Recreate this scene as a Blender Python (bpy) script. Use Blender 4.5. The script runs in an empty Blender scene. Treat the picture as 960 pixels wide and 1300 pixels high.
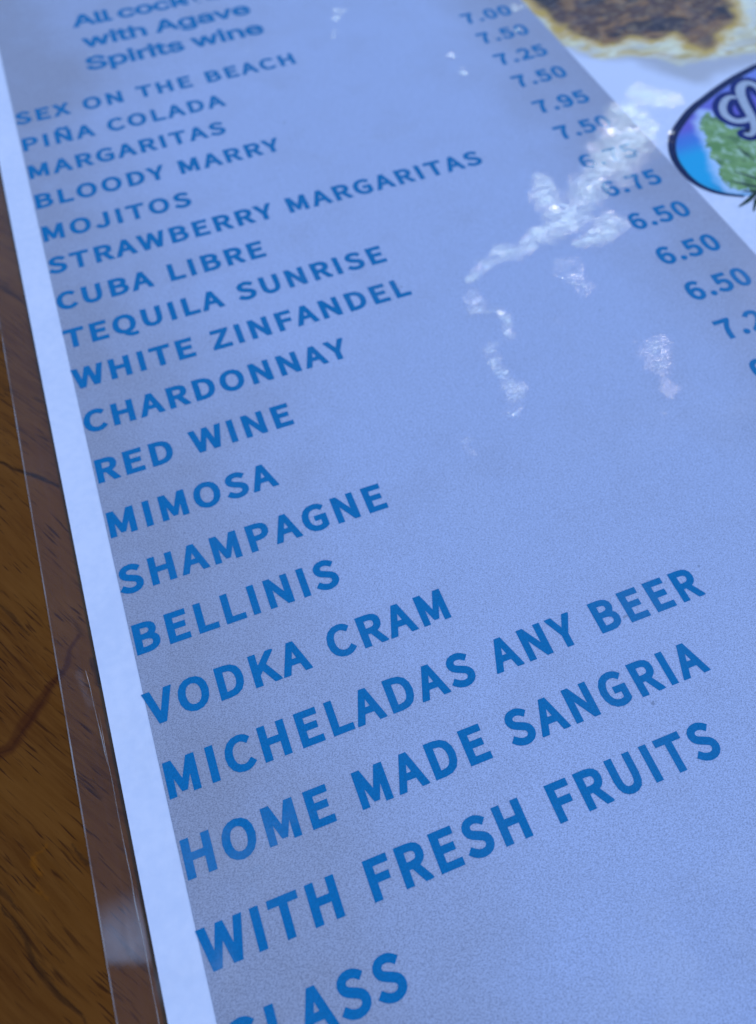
import bpy, math, json, random
import numpy as np
from mathutils import Matrix, Vector

# ------------------------------------------------------------------ camera
U = 0.004                                   # one menu unit (a capital letter's height) in metres
scene = bpy.context.scene
COL = scene.collection
S3 = Matrix(((1, 0, 0), (0, -1, 0), (0, 0, -1)))
R = Matrix(((0.9351525, 0.3539712, 0.0139344), (-0.3105573, 0.8002645, 0.5129628), (0.1704228, -0.4840259, 0.8582977)))
cam_pos = S3 @ Vector((4.15303, 37.55891, -21.49623)) * U
cd = bpy.data.cameras.new('camera')
cam = bpy.data.objects.new('camera', cd)
COL.objects.link(cam)
cam.matrix_world = Matrix.Translation(cam_pos) @ (S3 @ R @ S3).transposed().to_4x4()
cd.sensor_fit = 'VERTICAL'
cd.sensor_height = 36.0
cd.sensor_width = 36.0
cd.lens = 972.51 / 1300 * 36.0
cd.shift_y = -10 / 1300
cd.clip_start = 0.005
cd.clip_end = 200
cd.dof.use_dof = True
cd.dof.focus_distance = 21.6 * U
cd.dof.aperture_fstop = cd.lens / (0.31 * U * 1000)
scene.camera = cam

# ------------------------------------------------------------------ sky, sun, exposure
SUN_EL, SUN_AZ = math.radians(34.0), math.radians(33.0)   # azimuth counted from +X towards +Y
w = bpy.data.worlds.new('World'); scene.world = w; w.use_nodes = True
nt = w.node_tree
sky = nt.nodes.new('ShaderNodeTexSky'); sky.sky_type = 'NISHITA'; sky.sun_disc = False
sky.sun_elevation = SUN_EL; sky.dust_density = 0.0; sky.ozone_density = 6.0
sky.sun_rotation = math.radians(90) - SUN_AZ
bg = nt.nodes['Background']; bg.inputs['Strength'].default_value = 0.15
nt.links.new(sky.outputs[0], bg.inputs['Color'])
sd = bpy.data.lights.new('sun', 'SUN'); sd.energy = 0.75; sd.angle = math.radians(0.5); sd.color = (1.0, 0.82, 0.74)
sun = bpy.data.objects.new('sun', sd); COL.objects.link(sun)
dv = Vector((math.cos(SUN_EL) * math.cos(SUN_AZ), math.cos(SUN_EL) * math.sin(SUN_AZ), math.sin(SUN_EL)))
sun.rotation_euler = dv.to_track_quat('Z', 'Y').to_euler()
sun.location = dv * 2
vs = scene.view_settings
vs.view_transform = 'Standard'; vs.look = 'None'; vs.gamma = 1.0; vs.use_curve_mapping = False
vs.exposure = 1.12
scene.cycles.transparent_max_bounces = 24
scene.cycles.use_denoising = True

# ------------------------------------------------------------------ helpers
def tag(o, label=None, category=None, kind=None, group=None):
    if label: o['label'] = label
    if category: o['category'] = category
    if kind: o['kind'] = kind
    if group: o['group'] = group
    return o

def link(name, me, mat=None, parent=None):
    o = bpy.data.objects.new(name, me); COL.objects.link(o)
    if mat and not me.materials: me.materials.append(mat)
    if parent: o.parent = parent
    return o

def P(x, y, z=0.0):
    """menu units (x right, y down the page) and a height in millimetres -> metres"""
    return (x * U, -y * U, z * 0.001)

def smooth(e0, e1, x):
    t = np.clip((x - e0) / (e1 - e0), 0, 1); return t * t * (3 - 2 * t)

_rng = np.random.default_rng(7)
_tab = _rng.random((256, 256))
def vnoise(x, y, s=1.0):
    x = np.asarray(x) * s; y = np.asarray(y) * s
    xi = np.floor(x).astype(int); yi = np.floor(y).astype(int)
    fx = x - xi; fy = y - yi; fx = fx * fx * (3 - 2 * fx); fy = fy * fy * (3 - 2 * fy)
    g = lambda a, b: _tab[a % 256, b % 256]
    return (g(xi, yi) * (1 - fx) + g(xi + 1, yi) * fx) * (1 - fy) + (g(xi, yi + 1) * (1 - fx) + g(xi + 1, yi + 1) * fx) * fy
def fbm(x, y, s, n=4, off=0.0):
    v = 0; a = 0.5; t = 0
    for i in range(n):
        v = v + a * vnoise(np.asarray(x) + off + 17.3 * i, np.asarray(y) - off + 9.1 * i, s * 2 ** i); t += a; a *= 0.55
    return v / t

def seg_dist(X, Y, pts, radii=None):
    """distance to a polyline, less the radius there (radii change along it)"""
    best = np.full(X.shape, 1e9)
    if len(pts) == 1: pts = [pts[0], (pts[0][0] + 1e-3, pts[0][1])]; radii = [radii[0]] * 2 if radii else None
    for i in range(len(pts) - 1):
        ax, ay = pts[i]; bx, by = pts[i + 1]
        dx, dy = bx - ax, by - ay
        t = np.clip(((X - ax) * dx + (Y - ay) * dy) / (dx * dx + dy * dy + 1e-12), 0, 1)
        d = np.hypot(X - ax - t * dx, Y - ay - t * dy)
        if radii: d = d / (radii[i] + (radii[i + 1] - radii[i]) * t)
        best = np.minimum(best, d)
    return best

def poly_sdf(X, Y, poly):
    n = len(poly); inside = np.zeros(X.shape, bool)
    d = seg_dist(X, Y, list(poly) + [poly[0]])
    for i in range(n):
        x0, y0 = poly[i]; x1, y1 = poly[(i + 1) % n]
        if y0 == y1: continue
        c = ((y0 > Y) != (y1 > Y)) & (X < (x1 - x0) * (Y - y0) / (y1 - y0) + x0)
        inside ^= c
    return np.where(inside, -d, d)

def grid_mesh(name, xs, ys, zf, attrs=None, colour=None, flip=False):
    """sheet over the lines xs, ys (menu units); zf(X, Y) in mm"""
    X, Y = np.meshgrid(xs, ys); Z = zf(X, Y)
    nx, ny = len(xs), len(ys)
    co = np.stack([X * U, -Y * U, Z * 0.001], -1).reshape(-1, 3).astype(np.float32)
    i = (np.arange(ny - 1)[:, None] * nx + np.arange(nx - 1)[None, :]).ravel()
    f = np.stack([i, i + nx, i + nx + 1, i + 1], -1)
    if flip: f = f[:, ::-1]
    me = bpy.data.meshes.new(name)
    me.vertices.add(len(co)); me.vertices.foreach_set('co', co.ravel())
    me.loops.add(f.size); me.loops.foreach_set('vertex_index', f.ravel().astype(np.int32))
    me.polygons.add(len(f)); me.polygons.foreach_set('loop_start', (np.arange(len(f)) * 4).astype(np.int32))
    me.polygons.foreach_set('use_smooth', np.ones(len(f), bool))
    me.update(calc_edges=True)
    for k, fn in (attrs or {}).items():
        a = me.attributes.new(k, 'FLOAT', 'POINT'); a.data.foreach_set('value', fn(X, Y).astype(np.float32).ravel())
    if colour is not None:
        a = me.attributes.new('print', 'FLOAT_COLOR', 'POINT')
        c = colour(X, Y); c = np.concatenate([c, np.ones(c.shape[:2] + (1,))], -1)
        a.data.foreach_set('color', c.astype(np.float32).ravel())
    return me

def slab(name, x0, x1, y0, y1, z0, z1, mat, parent=None, skip_top=False):
    v = [P(x, y, z) for z in (z0, z1) for (x, y) in ((x0, y0), (x1, y0), (x1, y1), (x0, y1))]
    f = [(0, 1, 2, 3), (4, 5, 1, 0), (5, 6, 2, 1), (6, 7, 3, 2), (7, 4, 0, 3)]
    if not skip_top: f.append((7, 6, 5, 4))
    me = bpy.data.meshes.new(name); me.from_pydata(v, [], f); me.update()
    return link(name, me, mat, parent)

# node helpers
class NT:
    def __init__(s, name):
        s.m = bpy.data.materials.new(name); s.m.use_nodes = True; s.t = s.m.node_tree; s.t.nodes.clear()
        s.out = s.t.nodes.new('ShaderNodeOutputMaterial')
    def n(s, typ, **kw):
        nd = s.t.nodes.new('ShaderNode' + typ)
        for k, v in kw.items():
            if k.startswith('_'): setattr(nd, k[1:], v)
            else:
                key = k.replace('9', ' ')
                if key.isdigit(): key = int(key)
                s.put(nd.inputs[key], v)
        return nd
    def put(s, sock, v):
        if isinstance(v, bpy.types.NodeSocket): s.t.links.new(v, sock)
        elif isinstance(v, bpy.types.Node): s.t.links.new(v.outputs[0], sock)
        else:
            if isinstance(v, tuple) and len(v) == 3 and sock.type == 'RGBA': v = v + (1,)
            sock.default_value = v
    def math(s, op, a, b=0.0, c=0.0, clamp=False):
        nd = s.t.nodes.new('ShaderNodeMath'); nd.operation = op; nd.use_clamp = clamp
        s.put(nd.inputs[0], a); s.put(nd.inputs[1], b); s.put(nd.inputs[2], c); return nd.outputs[0]
    def mix(s, f, a, b, blend='MIX'):
        nd = s.t.nodes.new('ShaderNodeMix'); nd.data_type = 'RGBA'; nd.blend_type = blend
        s.put(nd.inputs[0], f); s.put(nd.inputs[6], a); s.put(nd.inputs[7], b); return nd.outputs[2]
    def ramp(s, f, stops):
        nd = s.t.nodes.new('ShaderNodeValToRGB'); e = nd.color_ramp.elements
        while len(e) < len(stops): e.new(0.5)
        for el, (p, c) in zip(e, stops):
            el.position = p; el.color = (c if isinstance(c, tuple) else (c, c, c)) + (1,)
        s.put(nd.inputs[0], f); return nd.outputs[0]
    def rng(s, v, a, b, c=0.0, d=1.0):
        nd = s.t.nodes.new('ShaderNodeMapRange'); nd.interpolation_type = 'SMOOTHSTEP'
        for i, q in enumerate((v, a, b, c, d)): s.put(nd.inputs[i], q)
        return nd.outputs[0]
    def coords(s, rot=0.0, scale=(1, 1, 1)):
        tc = s.n('TexCoord'); mp = s.n('Mapping'); s.put(mp.inputs[0], tc.outputs['Object'])
        mp.inputs['Rotation'].default_value = (0, 0, rot); mp.inputs['Scale'].default_value = scale
        return mp.outputs[0]
    def noise(s, vec, scale, detail=2.0, rough=0.5, dist=0.0):
        return s.n('TexNoise', Vector=vec, Scale=scale, Detail=detail, Roughness=rough, Distortion=dist).outputs[0]
    def attr(s, name, out='Fac'):
        nd = s.n('Attribute'); nd.attribute_name = name; return nd.outputs[out]
    def done(s, sh): s.put(s.out.inputs['Surface'], sh); return s.m

def mat_paper():
    a = NT('white_paper'); v = a.coords()
    c = a.mix(a.rng(a.math('ADD', a.math('MULTIPLY', a.noise(v, 900, 3), .4), a.math('MULTIPLY', a.noise(v, 70, 4, .6), .6)), .35, .65), (0.67, 0.70, 0.765), (0.75, 0.76, 0.80))
    return a.done(a.n('BsdfPrincipled', Base9Color=c, Roughness=0.6, **{'Specular IOR Level': 0.0}))

def mat_ink(name, col, var=0.12, rough=0.55, grain=5200):
    """flat printed colour: press mottle and a fine dot grain, nothing else"""
    a = NT(name); v = a.coords()
    g = a.noise(v, grain, 1.0)
    m = a.noise(v, 160, 4, 0.6)
    dark = tuple(x * (1 - var * 2.2) for x in col); light = tuple(min(1, x * (1 + var * 1.6) + var * 0.03) for x in col)
    c = a.mix(a.rng(g, 0.3, 0.7), dark, light)
    c = a.mix(a.math('MULTIPLY', a.rng(m, 0.3, 0.75), 0.35), c, light)
    return a.done(a.n('BsdfPrincipled', Base9Color=c, Roughness=rough, **{'Specular IOR Level': 0.0}))

def mat_panel():
    """grey paper-texture print: neutral grey towards its sides, a paler blue grey in the middle"""
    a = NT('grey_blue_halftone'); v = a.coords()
    vs_ = a.n('Mapping', Vector=v); vs_.inputs['Rotation'].default_value = (0, 0, 0.32); vs_.inputs['Scale'].default_value = (0.75, 1.25, 1)
    g1 = a.noise(vs_.outputs[0], 7800, 0.0); g2 = a.noise(v, 3600, 2.0)
    g = a.math('ADD', a.math('MULTIPLY', g1, 0.68), a.math('MULTIPLY', g2, 0.32))
    m = a.math('SUBTRACT', a.noise(v, 95, 5, 0.62), 0.5)
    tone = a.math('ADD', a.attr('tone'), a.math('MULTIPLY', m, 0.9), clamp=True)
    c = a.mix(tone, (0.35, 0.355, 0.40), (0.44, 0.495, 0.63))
    c = a.mix(1.0, c, a.ramp(g, [(0.34, 0.70), (0.5, 0.97), (0.66, 1.14)]), 'MULTIPLY')
    specks = a.rng(a.noise(v, 420, 2, 0.4), 0.765, 0.80)
    c = a.mix(a.math('MULTIPLY', specks, 0.45), c, (0.10, 0.11, 0.13))
    return a.done(a.n('BsdfPrincipled', Base9Color=c, Roughness=0.6, **{'Specular IOR Level': 0.0}))

def mat_vcol(name):
    a = NT(name); v = a.coords()
    c = a.mix(a.math('MULTIPLY', a.noise(v, 4200, 1), 0.03), a.attr('print', 'Color'), (0.6, 0.6, 0.6))
    return a.done(a.n('BsdfPrincipled', Base9Color=c, Roughness=0.6, **{'Specular IOR Level': 0.0}))

def mat_film(name='clear_laminate', f0=0.028, slope=0.25):
    a = NT(name); v = a.coords()
    glint = a.attr('sun_glints'); smudge_sheen = a.attr('smudge_sheen')
    # sun glints laid into the film: fine fibrous ridges running in changing directions
    vv = a.n('VectorMath', _operation='ADD', **{'0': v, '1': a.n('VectorMath', _operation='SCALE', **{'0': a.n('TexNoise', Vector=v, Scale=150.0, Detail=2.0).outputs[1], 'Scale': 0.006}).outputs[0]}).outputs[0]
    r1 = a.n('Mapping', Vector=vv); r1.inputs['Rotation'].default_value = (0, 0, math.radians(-50)); r1.inputs['Scale'].default_value = (1, 5, 1)
    r2 = a.n('Mapping', Vector=vv); r2.inputs['Rotation'].default_value = (0, 0, math.radians(20)); r2.inputs['Scale'].default_value = (1, 4.2, 1)
    n1 = a.noise(r1.outputs[0], 520, 4, 0.62, 1.2); n2 = a.noise(r2.outputs[0], 640, 4, 0.62, 1.4)
    fib = a.math('MULTIPLY', a.math('ADD', n1, n2), 0.5)
    f2 = a.noise(r1.outputs[0], 1300, 2, 0.6, 0.7)
    r3 = a.n('Mapping', Vector=vv); r3.inputs['Rotation'].default_value = (0, 0, math.radians(-35)); r3.inputs['Scale'].default_value = (1, 5, 1)
    n3 = a.noise(r3.outputs[0], 170, 3, 0.7, 1.0)
    fib = a.math('ADD', a.math('MULTIPLY', fib, 0.45), a.math('MULTIPLY', n3, 0.55))
    mask = a.math('ADD', glint, a.math('MULTIPLY', a.math('SUBTRACT', a.math('MULTIPLY_ADD', f2, 0.35, a.math('MULTIPLY', fib, 0.65)), 0.5), 6.0))
    mask = a.math('MULTIPLY', a.rng(mask, 0.25, 1.25), a.rng(glint, 0.0, 0.35))
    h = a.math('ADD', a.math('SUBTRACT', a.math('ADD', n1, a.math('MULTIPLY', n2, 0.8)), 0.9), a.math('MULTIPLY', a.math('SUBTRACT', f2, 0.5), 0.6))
    h = a.math('MULTIPLY', h, a.math('MULTIPLY', a.rng(glint, 0.0, 0.6), 0.00025))
    wave = a.math('MULTIPLY', a.noise(v, 55, 2, 0.4), 0.00012)
    pit = a.math('MULTIPLY', a.noise(v, 900, 2, 0.5), 0.0000035)
    h = a.math('ADD', h, a.math('ADD', wave, pit))
    b = a.n('Bump', Strength=1.0, Distance=1.0, Height=h)
    # Schlick reflectance from the facing angle (the same from either side of the film)
    lw = a.n('LayerWeight', Blend=0.5, Normal=b.outputs[0]).outputs['Facing']
    fr = a.math('ADD', a.math('MULTIPLY', a.math('POWER', lw, 5.0), slope), a.math('MULTIPLY_ADD', mask, 0.40, f0), clamp=True)   # reflectance raised where the sun glints are placed
    rough = a.math('ADD', a.math('MULTIPLY', smudge_sheen, 0.12), a.math('ADD', 0.08, a.math('MULTIPLY', glint, 0.17)), clamp=True)
    gl = a.n('BsdfGlossy', Color=(1, 1, 1), Roughness=rough, Normal=b.outputs[0])
    tr = a.n('BsdfTransparent', Color=(0.985, 0.985, 0.985))
    sh = a.n('MixShader', **{'0': fr, '1': tr.outputs[0], '2': gl.outputs[0]})
    # smudges, and sheen painted in as pale scatter on the plastic
    df = a.n('BsdfDiffuse', Color=(0.8, 0.8, 0.8))
    sh2 = a.n('MixShader', **{'0': a.math('MULTIPLY', smudge_sheen, 0.10, clamp=True), '1': sh.outputs[0], '2': df.outputs[0]})
    return a.done(sh2.outputs[0])

def mat_film_edge():
    a = NT('laminate_cut_edge'); v = a.coords()
    df = a.n('BsdfPrincipled', Base9Color=(0.55, 0.52, 0.48), Roughness=0.3)
    tr = a.n('BsdfTransparent', Color=(0.95, 0.95, 0.95))
    f = a.math('MULTIPLY_ADD', a.rng(a.noise(v, 120, 3, 0.6), 0.3, 0.75), 0.34, 0.12)
    sh = a.n('MixShader', **{'0': f, '1': tr.outputs[0], '2': df.outputs[0]})
    return a.done(sh.outputs[0])

def mat_wood():
    a = NT('varnished_brown_wood')
    ang = math.radians(58)
    v = a.coords()
    warp = a.n('VectorMath', _operation='ADD', **{'0': v, '1': a.n('VectorMath', _operation='SCALE', **{'0': a.n('TexNoise', Vector=v, Scale=30.0, Detail=1.0).outputs[1], 'Scale': 0.0045}).outputs[0]}).outputs[0]
    def st(vec, k, da=0.0):
        r = a.n('Mapping', Vector=vec); r.inputs['Rotation'].default_value = (0, 0, ang + da)
        m = a.n('Mapping', Vector=r.outputs[0]); m.inputs['Scale'].default_value = (1.0 / k, 1, 1); return m.outputs[0]
    broad = a.noise(st(warp, 4), 110, 4, 0.55)
    fine = a.noise(st(warp, 14), 1500, 4, 0.65)
    pores = a.math('MULTIPLY', a.rng(a.noise(st(warp, 14), 3600, 1, 0.5), 0.57, 0.72), a.rng(a.noise(v, 160, 2), 0.3, 0.6))
    streak = a.math('MULTIPLY', a.rng(a.noise(st(warp, 18, 0.06), 1150, 2, 0.6), 0.57, 0.70), a.rng(a.noise(st(v, 2), 90, 2), 0.42, 0.62))
    blotch = a.noise(v, 38, 3, 0.5)
    c = a.ramp(broad, [(0.25, WOOD[0]), (0.5, WOOD[1]), (0.75, WOOD[2])])
    c = a.mix(a.math('MULTIPLY', a.rng(fine, 0.3, 0.7), 0.5), c, WOOD[3])
    c = a.mix(a.math('MULTIPLY', a.rng(blotch, 0.35, 0.7), 0.35), c, WOOD[4])
    c = a.mix(a.math('MULTIPLY', streak, 0.7), c, WOOD[5])
    c = a.mix(a.math('MULTIPLY', pores, 0.8), c, WOOD[5])
    c = a.mix(a.attr('crack'), c, (0.010, 0.004, 0.002))
    c = a.mix(a.attr('stain'), c, (0.045, 0.008, 0.002))
    c = a.mix(a.attr('amber'), c, (0.30, 0.085, 0.0))
    h = a.math('SUBTRACT', a.math('MULTIPLY', fine, 0.25), a.math('ADD', a.math('MULTIPLY', pores, 0.5), a.attr('crack')))
    h = a.math('ADD', h, a.math('MULTIPLY', a.attr('amber'), 1.2))
    b = a.n('Bump', Strength=0.6, Distance=0.00006, Height=h)
    r = a.math('MULTIPLY_ADD', fine, 0.2, 0.38)
    return a.done(a.n('BsdfPrincipled', Base9Color=c, Roughness=r, Normal=b.outputs[0], **{'Specular IOR Level': 0.06}))
WOOD = [(0.075, 0.021, 0.0018), (0.125, 0.040, 0.0036), (0.175, 0.062, 0.008), (0.19, 0.068, 0.010), (0.090, 0.020, 0.0016), (0.030, 0.007, 0.001)]

# ------------------------------------------------------------------ the table
def jit(pts, r): return pts
def table_attrs():
    def wob(X, Y, a, s): return X + a * (fbm(X, Y, s, 3, 3.0) - 0.5), Y + a * (fbm(X, Y, s, 3, 31.0) - 0.5)
    def crack(X, Y):
        x, y = wob(X, Y, 0.22, 1.4)
        v = 0
        for pts, rad, k in (
            ([(-4.57, 33.06), (-4.1, 33.9), (-3.9, 34.6), (-3.38, 35.54), (-2.9, 36.4)], [.03, .06, .09, .06, .02], 0.7),
            ([(-4.4, 18.0), (-2.9, 19.3), (-1.9, 20.2), (-1.3, 20.9)], [.05, .06, .09, .05], 0.95),
            ([(-4.9, 32.0), (-4.55, 32.6), (-4.2, 33.2)], [.03, .10, .03], 0.6),
            ([(-3.9, 24.1), (-3.3, 25.2), (-3.0, 25.9)], [.03, .06, .02], 0.6),
            ([(-2.2, 30.6), (-1.75, 31.3)], [.02, .05], 0.5),
            ([(-2.6, 32.2), (-2.35, 32.8)], [.03, .06], 0.7),
            ([(-2.2, 27.35), (-2.76, 27.95), (-3.41, 28.65), (-3.86, 29.1), (-4.5, 29.15)], [.02, .04, .05, .05, .03], 0.6),
            ([(-1.3, 27.3), (-1.2, 28.0)], [.10, .16], 0.7)):
            v = np.maximum(v, k * (1 - smooth(0.5, 1.25, seg_dist(x, y, pts, rad))))
        return v * (0.55 + 0.45 * fbm(X, Y, 5, 3))
    def stain(X, Y):
        x, y = wob(X, Y, 0.35, 1.2)
        d = seg_dist(x, y, [(-1.5, 26.4), (-2.1, 27.25), (-2.76, 27.9), (-3.41, 28.6), (-3.86, 29.1), (-4.5, 29.2)], [.05, .10, .16, .17, .15, .12])
        return 0.8 * (1 - smooth(0.45, 1.4, d)) * (0.5 + 0.5 * fbm(X, Y, 4, 3, 8))
    def amber(X, Y):
        x, y = wob(X, Y, 0.35, 3.0)
        d = seg_dist(x, y, [(-3.3, 31.85), (-3.65, 32.1), (-3.55, 32.5), (-3.62, 32.9), (-3.3, 33.3)], [.05, .09, .1, .09, .05])
        return 0.32 * (1 - smooth(0.3, 1.1, d)) * smooth(0.35, 0.65, fbm(X, Y, 6, 3, 5))
    return dict(crack=crack, stain=stain, amber=amber)

def lines(*spans):
    out = []
    for a, b, st in spans:
        n = max(1, int(round((b - a) / st)))
        out += [a + (b - a) * i / n for i in range(n)]
    return np.array(out + [spans[-1][1]])

TABLE_Z = -0.36
wood = mat_wood()
table = bpy.data.objects.new('wooden_table', None); COL.objects.link(table)
table.location = P(20, 10, -720)
tag(table, 'brown varnished wooden table top with dark diagonal grain under the menu', 'table')
TX = lines((-100, -12, 8), (-12, -7, .5), (-7, 0, .05), (0, 4, .5), (4, 140, 8))
TY = lines((-130, 0, 8), (0, 12, .4), (12, 38, .06), (38, 42, .4), (42, 140, 8))
def tabz(X, Y): return np.full(X.shape, TABLE_Z)
tt = link('tabletop', grid_mesh('tabletop', TX, TY, tabz, table_attrs()), wood, table)
tt.matrix_parent_inverse = Matrix.Translation(-table.location)
o = slab('table_edge', -100, 140, -130, 140, -26, TABLE_Z, wood, table, skip_top=True)
o.matrix_parent_inverse = Matrix.Translation(-table.location)
for (x, y) in ((-85, -115), (125, -115), (125, 125), (-85, 125)):
    o = slab('leg', x - 7, x + 7, y - 7, y + 7, -720, -26.2, wood, table)
    o.matrix_parent_inverse = Matrix.Translation(-table.location)

# ------------------------------------------------------------------ the menu
menu = bpy.data.objects.new('laminated_menu', None); COL.objects.link(menu)
menu.location = P(0, 0, TABLE_Z)
tag(menu, 'laminated drinks menu with blue capitals on a grey panel, lying on the wooden table', 'menu')
MPI = Matrix.Translation(-menu.location)
def part(o, label=None, parent=None):
    o.parent = parent or menu
    if parent is None: o.matrix_parent_inverse = MPI
    if label: o['label'] = label
    return o

PX0, PX1, PY0, PY1 = -1.15, 53.0, -20.0, 50.0
paper = part(slab('paper_sheet', PX0, PX1, PY0, PY1, -0.24, 0.0, mat_paper()), 'white paper sheet')

def quad(name, x0, x1, y0, y1, z, mat):
    me = bpy.data.meshes.new(name)
    me.from_pydata([P(x0, y1, z), P(x1, y1, z), P(x1, y0, z), P(x0, y0, z)], [], [(0, 1, 2, 3)]); me.update()
    return link(name, me, mat)
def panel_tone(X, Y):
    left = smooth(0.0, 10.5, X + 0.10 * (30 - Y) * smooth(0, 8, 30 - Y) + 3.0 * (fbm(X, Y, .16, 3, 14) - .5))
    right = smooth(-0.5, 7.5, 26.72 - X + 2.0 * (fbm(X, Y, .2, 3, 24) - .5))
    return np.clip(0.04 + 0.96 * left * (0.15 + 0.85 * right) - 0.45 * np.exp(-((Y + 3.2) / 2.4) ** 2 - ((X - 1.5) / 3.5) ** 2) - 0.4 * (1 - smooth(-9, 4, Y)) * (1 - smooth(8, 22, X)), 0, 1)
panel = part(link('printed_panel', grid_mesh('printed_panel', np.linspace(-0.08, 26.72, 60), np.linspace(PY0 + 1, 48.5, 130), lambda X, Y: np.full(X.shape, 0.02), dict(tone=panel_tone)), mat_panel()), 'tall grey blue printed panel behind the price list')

# food photograph printed at the top right of the page
BROWN = [(27.1, -2.76), (26.78, -1.22), (26.94, -0.07), (27.11, 1.57), (27.61, 3.04), (28.66, 4.21), (30.09, 4.43), (31.18, 4.75), (32.57, 5.07), (32.3, 6.18), (32.79, 6.74), (33.91, 6.36), (35.01, 5.57), (36.11, 5.26), (36.8, 4.25), (37.15, 3.06), (37.96, 1.16), (38.5, -4), (35, -9), (29, -8)]
CREAM = [(26.2, -2.86), (26.4, 0.37), (26.75, 3.06), (27.13, 4.19), (27.97, 5.18), (29.4, 5.6), (30.41, 6.49), (31.11, 7.17), (32.42, 7.54), (34.24, 7.57), (35.91, 7.66), (41.47, 4.03), (42, -6), (38, -12), (28, -12)]
SHADOW = [(25.8, -2.39), (26.0, 1.45), (26.26, 3.48), (26.93, 5.07), (27.95, 5.72), (28.93, 6.42), (29.35, 7.32), (29.9, 8.22), (30.66, 9.19), (31.58, 9.46), (33.54, 9.02), (35.01, 8.94), (43.0, 6.0), (44, -8), (38, -13), (27, -13)]
def food_col(X, Y):
    wx = X + 1.1 * (fbm(X, Y, .9, 4, 2) - .5); wy = Y + 1.3 * (fbm(X, Y, .9, 4, 12) - .5)
    c = np.empty(X.shape + (3,)); c[:] = (0.71, 0.73, 0.783)
    def lay(m, col):
        nonlocal c
        c = c * (1 - m[..., None]) + np.asarray(col) * m[..., None]
    ds = poly_sdf(wx * .4 + X * .6, wy * .4 + Y * .6, SHADOW)
    lay(0.75 * (1 - smooth(-1.0, 0.1, ds)) + 0 * X, (0.42, 0.40, 0.38))
    lay(0.7 * (1 - smooth(-2.6, -0.5, ds)) * smooth(.42, .6, fbm(X, Y, .8, 3, 40)), (0.50, 0.50, 0.42))
    dc = poly_sdf(wx * .7 + X * .3, wy * .7 + Y * .3, CREAM)
    n = fbm(X * .7, Y * 1.6, 1.1, 4, 20)
    cream = (np.array((0.84, 0.74, 0.36))[None, None] * (1 - n[..., None]) + np.array((0.88, 0.86, 0.66))[None, None] * n[..., None])
    m = 1 - smooth(-0.35, 0.25, dc); m0 = m
    c = c * (1 - m[..., None]) + cream * m[..., None]
    lay(0.7 * np.exp(-((dc + 0.45) / .35) ** 2) * smooth(.38, .62, fbm(X, Y, 1.3, 3, 51)), (0.60, 0.36, 0.06))
    lay(0.55 * m * smooth(.52, .68, fbm(X * .5, Y * 1.5, 1.5, 4, 70)), (0.62, 0.44, 0.14))
    db = poly_sdf(wx, wy, BROWN)
    lay(0.85 * (1 - smooth(-0.3, 0.55, db)), (0.64, 0.34, 0.045))
    lay(0.95 * (1 - smooth(-0.75, 0.05, db)), (0.085, 0.027, 0.009))
    bm = 1 - smooth(-0.7, -0.1, db)
    n1 = fbm(X * .55, Y * 1.1, 1.0, 5, 90); n2 = fbm(X * .8 + .3 * Y, Y * 1.3, 1.6, 5, 110); n3 = fbm(X, Y * 1.5, 3.2, 4, 140)
    lay(0.75 * bm * smooth(.47, .57, n2), (0.36, 0.17, 0.045))
    lay(0.85 * bm * smooth(.50, .58, n1), (0.014, 0.007, 0.010))
    lay(0.35 * bm * smooth(.50, .64, n3), (0.42, 0.28, 0.14))
    lay(0.3 * bm * smooth(.50, .62, fbm(X, Y, 1.6, 3, 180)), (0.05, 0.03, 0.05))
    lay(0.75 * np.clip(bm, 0, 1) * (1 - smooth(26.9, 29.5, X + .5 * Y)) * smooth(.4, .6, n2), (0.02, 0.009, 0.004))
    edge = np.exp(-((db + 0.05) / .32) ** 2)
    lay(0.7 * edge * smooth(.40, .6, n3), (0.62, 0.38, 0.03))
    out = smooth(0.2, 0.6, db) * m0
    lay(0.5 * out * smooth(.5, .62, fbm(X * .35, Y * 1.5, 1.6, 4, 200)), (0.50, 0.36, 0.10))
    lay(0.5 * out * smooth(.5, .62, fbm(X * .35, Y * 1.5, 1.3, 4, 230)), (0.62, 0.62, 0.56))
    return c
fx = lines((26.73, 40, .085), (40, 47, .4)); fy = lines((-18, -8, .5), (-8, -4, .2), (-4, 10.5, .085))
part(link('food_photograph', grid_mesh('food_photograph', fx, fy, lambda X, Y: np.full(X.shape, 0.02), colour=food_col), mat_vcol('food_print')),
     'printed photograph of a browned toasted tortilla with a pale edge')

# ---- flat printed shapes
def shape(name, polys, z, mat, offset=0.0):
    """2-D outlines (menu units) filled by even-odd -> flat mesh"""
    cu = bpy.data.curves.new(name, 'CURVE'); cu.dimensions = '2D'; cu.fill_mode = 'BOTH'; cu.offset = offset * U
    for pl in polys:
        sp = cu.splines.new('POLY'); sp.points.add(len(pl) - 1); sp.use_cyclic_u = True
        for i, (x, y) in enumerate(pl): sp.points[i].co = (x * U, -y * U, 0, 1)
    ob = bpy.data.objects.new(name, cu); COL.objects.link(ob)
    bpy.context.view_layer.update()
    dg = bpy.context.evaluated_depsgraph_get()
    me = bpy.data.meshes.new_from_object(ob.evaluated_get(dg))
    bpy.data.objects.remove(ob); bpy.data.curves.remove(cu)
    me.name = name
    n = len(me.vertices); co = np.empty(n * 3, np.float32); me.vertices.foreach_get('co', co); co[2::3] = z * .001
    me.vertices.foreach_set('co', co)
    # face up
    me.update()
    if len(me.polygons) and sum(p.normal.z for p in me.polygons) < 0: me.flip_normals()
    me.materials.clear()
    return link(name, me, mat)

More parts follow.
